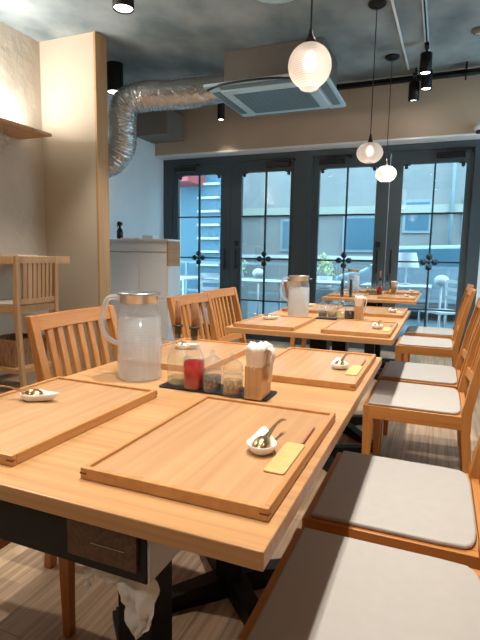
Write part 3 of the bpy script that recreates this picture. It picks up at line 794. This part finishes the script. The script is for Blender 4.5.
# ------------------------------------------------------------------ downlights and track spots
def cyl_light(x, y, label, energy=60, hh=.15, r=.055, cat='lamp', group='black cylinder downlights', ang=85):
    t = thing('downlight', label, cat, (x, y, CEIL), group=group)
    MB().lathe([(r, -.001), (r, -hh), (r-.006, -hh), (r-.006, -hh+.03)], seg=28, close=False).obj('casing', 'black', t)
    MB().lathe([(r-.008, -hh+.012), (r-.012, -hh+.008), (.004, -hh+.010)], seg=24).obj('lens', 'spotglow', t)
    light('SPOT', 'downlight_beam', (0, 0, -hh-.01), energy*1.15, (1, .91, .80), parent=t, spot_size=math.radians(ang), spot_blend=.6, shadow_soft_size=.03)
    return t
cyl_light(-2.20, 3.10, 'black cylinder downlight at the top of the photo by the partition', 85, .13, .075)
cyl_light(-3.09, 4.20, 'black cylinder downlight behind the partition above the silver duct', 6, .27, .08)
t = cyl_light(-2.42, 5.25, 'small black cylinder spot before the header wall, left of centre', 7, .32, .042)
track = thing('lighting_track', 'pale lighting track along the ceiling carrying black spots', 'track', (-.235, 0, CEIL))
MB().box(-.017, .017, -1.5, 5.2, -.022, -.001).obj('rail', 'ac_white', track)
MB().box(-.006, .006, -1.5, 5.2, -.024, -.0221).obj('slot', 'black', track)
def track_spot(x, y, label, energy, tilt=(0, 0), dz=-.02, ang=75):
    t = thing('track_spot', label, 'lamp', (x, y, CEIL+dz), group='black track spotlights')
    MB().box(-.018, .018, -.05, .05, -.028, -.004).tube([(0, 0, -.028), (0, 0, -.07)], .008, 8).obj('adapter', 'black', t, bevel=.002)
    rot = Euler((tilt[0], tilt[1], 0))
    m = MB(); m.lathe([(.034, .0), (.050, -.01), (.050, -.17), (.044, -.17), (.044, -.15)], seg=24, close=False)
    c = m.obj('casing', 'black', t); c.location = (0, 0, -.07); c.rotation_euler = rot
    MB().lathe([(.043, -.158), (.038, -.162), (.004, -.160)], seg=20).obj('lens', 'spotglow', c)
    light('SPOT', 'track_beam', (0, 0, -.18), energy*1.3, (1, .94, .84), parent=c, spot_size=math.radians(ang), spot_blend=.5, shadow_soft_size=.022)
    return t
track_spot(-.235, 4.70, 'nearest visible black track spotlight hanging at upper right', 85)
track_spot(-.235, 3.25, 'added unseen black track spotlight above the gap between middle and far tables', 75)  # added out of view to sharpen the table-edge shadows on the rear seats
track_spot(-.240, 5.12, 'second black track spotlight, just behind the nearest one', 15)
track_spot(-.35, 5.15, 'small black spotlight nearest the header wall over the right doors', 9, (.15, 0), -.10)
track_spot(-.235, 2.6, 'black track spotlight above the middle table, outside the photo', 85, ang=90)
track_spot(-.30, 1.25, 'black track spotlight above the back of the near table, outside the photo', 75, ang=95)
track_spot(-.235, .55, 'black track spotlight above the front of the near table, outside the photo', 60, ang=95)
track_spot(-.235, -.8, 'added unseen black track spotlight for fill behind the camera', 25, ang=110)  # unseen spot added behind the camera as fill
for (x, y, l) in ((-2.3, .9, 'added unseen black cylinder downlight for fill over the left aisle'), (-2.3, -1.0, 'added unseen black cylinder downlight for fill at the back of the left aisle'), (1.0, .6, 'added unseen black cylinder downlight for fill over the right aisle'), (1.0, 3.4, 'added unseen black cylinder downlight for fill over the right aisle near the doors')):
    cyl_light(x, y, l, (70 if y > 0 else 25) if x < 0 else 6, ang=120)  # unseen aisle downlights, added to fill the room

# ------------------------------------------------------------------ outside: terrace, street, houses
M['pave'] = noisy('street_paving', (.055, .085, .10), (.09, .125, .145), (2, 2, 2), .8)
M['facade'] = noisy('grey_facade', (.14, .145, .145), (.19, .195, .19), (1, 1, 1), .8)
M['facade2'] = noisy('beige_facade', (.21, .22, .19), (.26, .27, .23), (1, 1, 1), .8)
M['winglass'] = plain('facade_window', (.05, .11, .15), .2)
M['winframe'] = plain('facade_window_frame', (.15, .21, .24), .4)
M['redawn'] = plain('red_awning', (.35, .05, .05), .7)
M['teal'] = plain('teal_screen', (.04, .12, .17), .6)
M['terrwhite'] = plain('terrace_white', (.42, .43, .44), .5)
M['leaf'] = noisy('pale_leaves', (.16, .22, .08), (.55, .60, .38), (25, 25, 25), .6)
M['carpaint'] = plain('car_paint', (.20, .28, .33), .2, .3)
struct('ground', MB().box(-14, 14, DY+.061, 20, -.12, -.02), 'pave')
FY = 11.5
f = thing('facade_building', 'pale grey building across the street behind the glass doors', 'building', (0, FY, 0))
MB().box(-6.2, 6, 0, .4, -.02, 9).obj('wall', 'facade', f)
MB().box(-6.3, 6.1, -.12, 0, 2.05, 2.22).obj('ledge', 'facade2', f)
MB().box(-6.25, 6.05, -.06, 0, 1.02, 1.10).obj('ledge', 'terrwhite', f)
for (x0, x1, z0, z1) in ((-3.6, -2.9, 1.25, 1.9), (-2.1, -1.3, 1.25, 1.95), (-.79, -.31, 1.68, 2.28), (.40, .95, 1.68, 2.28)):
    fr = MB().box(x0-.06, x1+.06, -.05, -.001, z0-.06, z1+.06).obj('window', 'winframe', f)
    MB().box(x0, x1, -.06, -.051, z0, z1).obj('pane', 'winglass', fr)
MB().tube([(.13, -.18, 0), (.13, -.18, 6)], .04, 10).obj('drainpipe', 'winframe', f)
f = thing('louvred_building', 'teal building with white horizontal louvres and red awning behind the left door', 'building', (-5.15, 9.2, 0))
MB().box(-3.2, 1.0, 0, .4, -.02, 2.75).obj('wall', 'facade2', f)
MB().box(.05, 1.0, -.08, -.001, -.02, 2.75).obj('screen', 'teal', f)
for k in range(9): MB().box(.47, .95, -.16, -.081, .30+k*.27, .345+k*.27).obj('louvre', 'terrwhite', f)
MB().hexa([(-1.0, -.8, 2.45), (.6, -.8, 2.45), (.6, -.001, 2.45), (-1.0, -.001, 2.45)], [(-1.0, -.8, 2.60), (.6, -.8, 2.60), (.6, -.001, 2.95), (-1.0, -.001, 2.95)]).obj('awning', 'redawn', f)

def terrace_table(x, y, label, wx=.7, wy=.7, h=.72):
    t = thing('terrace_table', label, 'table', (x, y, -.02), group='white terrace tables')
    MB().box(-wx/2, wx/2, -wy/2, wy/2, h-.03, h).obj('tabletop', 'terrwhite', t, bevel=.004)
    for sx in (-1, 1):
        for sy in (-1, 1): MB().box(sx*(wx/2-.04)-.015, sx*(wx/2-.04)+.015, sy*(wy/2-.04)-.015, sy*(wy/2-.04)+.015, 0, h-.03).obj('leg', 'terrwhite', t)
terrace_table(-2.55, 6.9, 'white terrace table outside the second glass door', 1.0)
terrace_table(-4.0, 6.9, 'white terrace table outside the leftmost glass door', .8)
terrace_table(-1.55, 7.2, 'white terrace table outside the third glass door', .8)
terrace_table(-.55, 7.0, 'white terrace table outside the rightmost glass door', .9)
def terrace_chair(x, y, rz, label):
    t = thing('terrace_chair', label, 'chair', (x, y, -.02), rz, 'white terrace chairs')
    MB().box(-.2, .2, -.2, .2, .42, .45).obj('seat', 'terrwhite', t, bevel=.005)
    m = MB()
    for z in (.58, .68, .78): m.box(-.2, .2, .18, .2, z, z+.04)
    m.obj('backrest', 'terrwhite', t)
    for sx in (-1, 1):
        MB().tube([(sx*.19, .19, 0), (sx*.19, .19, .82)], .012, 8).obj('leg', 'terrwhite', t)
        MB().tube([(sx*.19, -.19, 0), (sx*.19, -.19, .42)], .012, 8).obj('leg', 'terrwhite', t)
terrace_chair(.05, 6.5, -.9, 'white slatted terrace chair behind the rightmost door')
terrace_chair(-3.05, 6.2, 0, 'white slatted terrace chair behind the second door')
def plant(x, y, label, s=1, z=0):
    t = thing('potted_plant', label, 'plant', (x, y, z), group='pale plants on the terrace')
    MB().lathe([(.08, 0), (.12, .02), (.13, .20), (.12, .20)], seg=20).obj('pot', 'terrwhite', t)
    m = MB()
    for k in range(170):
        a = random.uniform(0, 2*PI); e = random.uniform(-.3, 1.4); r = .22*s*random.uniform(.35, 1)
        c = Vector((r*math.cos(a)*math.cos(e), r*math.sin(a)*math.cos(e), .30+r*math.sin(e)*1.1)); q = random.uniform(.02, .045)*s
        R = Euler((random.uniform(0, 3), random.uniform(0, 3), random.uniform(0, 6))).to_matrix()
        m.add([c+R @ Vector(v) for v in ((-q, 0, 0), (0, -q*.45, .004), (q, 0, 0), (0, q*.45, .004))], [(0, 1, 2, 3)])
    m.obj('foliage', 'leaf', t)
    st_ = MB()
    for k in range(5): st_.tube([(0, 0, .2), (.05*math.cos(k*1.3), .05*math.sin(k*1.3), .38)], .006, 6)
    st_.obj('stem', 'leaf', t)
plant(-3.25, 7.6, 'pale leafy plant outside the second glass door', 1.2, .55)
plant(-1.75, 7.9, 'pale leafy plant outside the third glass door', 1.1, .55)
plant(-4.3, 7.0, 'low pale plant outside the leftmost door', 1, -.02)
for x, y, w_ in ((-3.25, 7.6, .2), (-1.75, 7.9, .2)):
    o = MB().box(x-w_, x+w_, y-w_, y+w_, -.02, .549).obj('planter_stand', 'facade'); tag(o, 'pale block stand under the leafy plant outside the %s door' % ('second' if x < -3 else 'third'), 'stand')
t = thing('table_lamp', 'white cone-shade lamp outside behind the rightmost door', 'lamp', (-.44, 7.1, .70))
MB().lathe([(.07, 0), (.07, .015), (.012, .025), (.010, .26)], seg=16).obj('stand', 'terrwhite', t)
MB().lathe([(.17, .24), (.12, .44)], seg=28, close=False).obj('lamp_shade', 'terrwhite', t)
for x, y, z, l in ((.02, 7.4, .78, 'white globe lamp outside the rightmost door'), (-2.75, 7.5, .80, 'white globe lamp outside the second door')):
    t = thing('globe_lamp', l, 'lamp', (x, y, -.02), group='white outdoor globe lamps')
    MB().tube([(0, 0, 0), (0, 0, z-.05)], .015, 8).obj('post', 'terrwhite', t)
    MB().lathe([(.10*math.sin(math.radians(a)), z+.08*-math.cos(math.radians(a))) for a in range(4, 177, 12)], seg=24).obj('globe', 'terrwhite', t)
rl_ = thing('terrace_rail', 'low rail along the street edge of the terrace', 'rail', (0, 8.6, 0))
for z in (.35, .62, .90): MB().box(-6, 3, -.015, .015, z, z+.04).obj('bar', 'winframe', rl_)
for k in range(8): MB().box(-5.9+k*1.2, -5.86+k*1.2, -.02, .02, -.02, .94).obj('post', 'winframe', rl_)
car = thing('parked_car', 'pale blue car parked in the street behind the rightmost door', 'car', (.2, 9.8, -.02))
prof = [(-2.0, .3), (-2.0, .75), (-1.5, .88), (-.9, 1.30), (.6, 1.34), (1.3, .92), (2.0, .80), (2.05, .3)]
MB().prism(prof, -.8, .8, Matrix.Rotation(PI/2, 4, 'X')).obj('body', 'carpaint', car, bevel=.06, seg=3)
MB().prism([(-1.35, .92), (-.85, 1.24), (.52, 1.27), (1.1, .92)], -.81, .81, Matrix.Rotation(PI/2, 4, 'X')).obj('side_window', 'winglass', car)
for wx in (-1.3, 1.3): 
    for wy in (-.78, .60): MB().tube([(wx, wy, .32), (wx, wy+.18, .32)], .32, 24).obj('wheel', 'blackp', car)
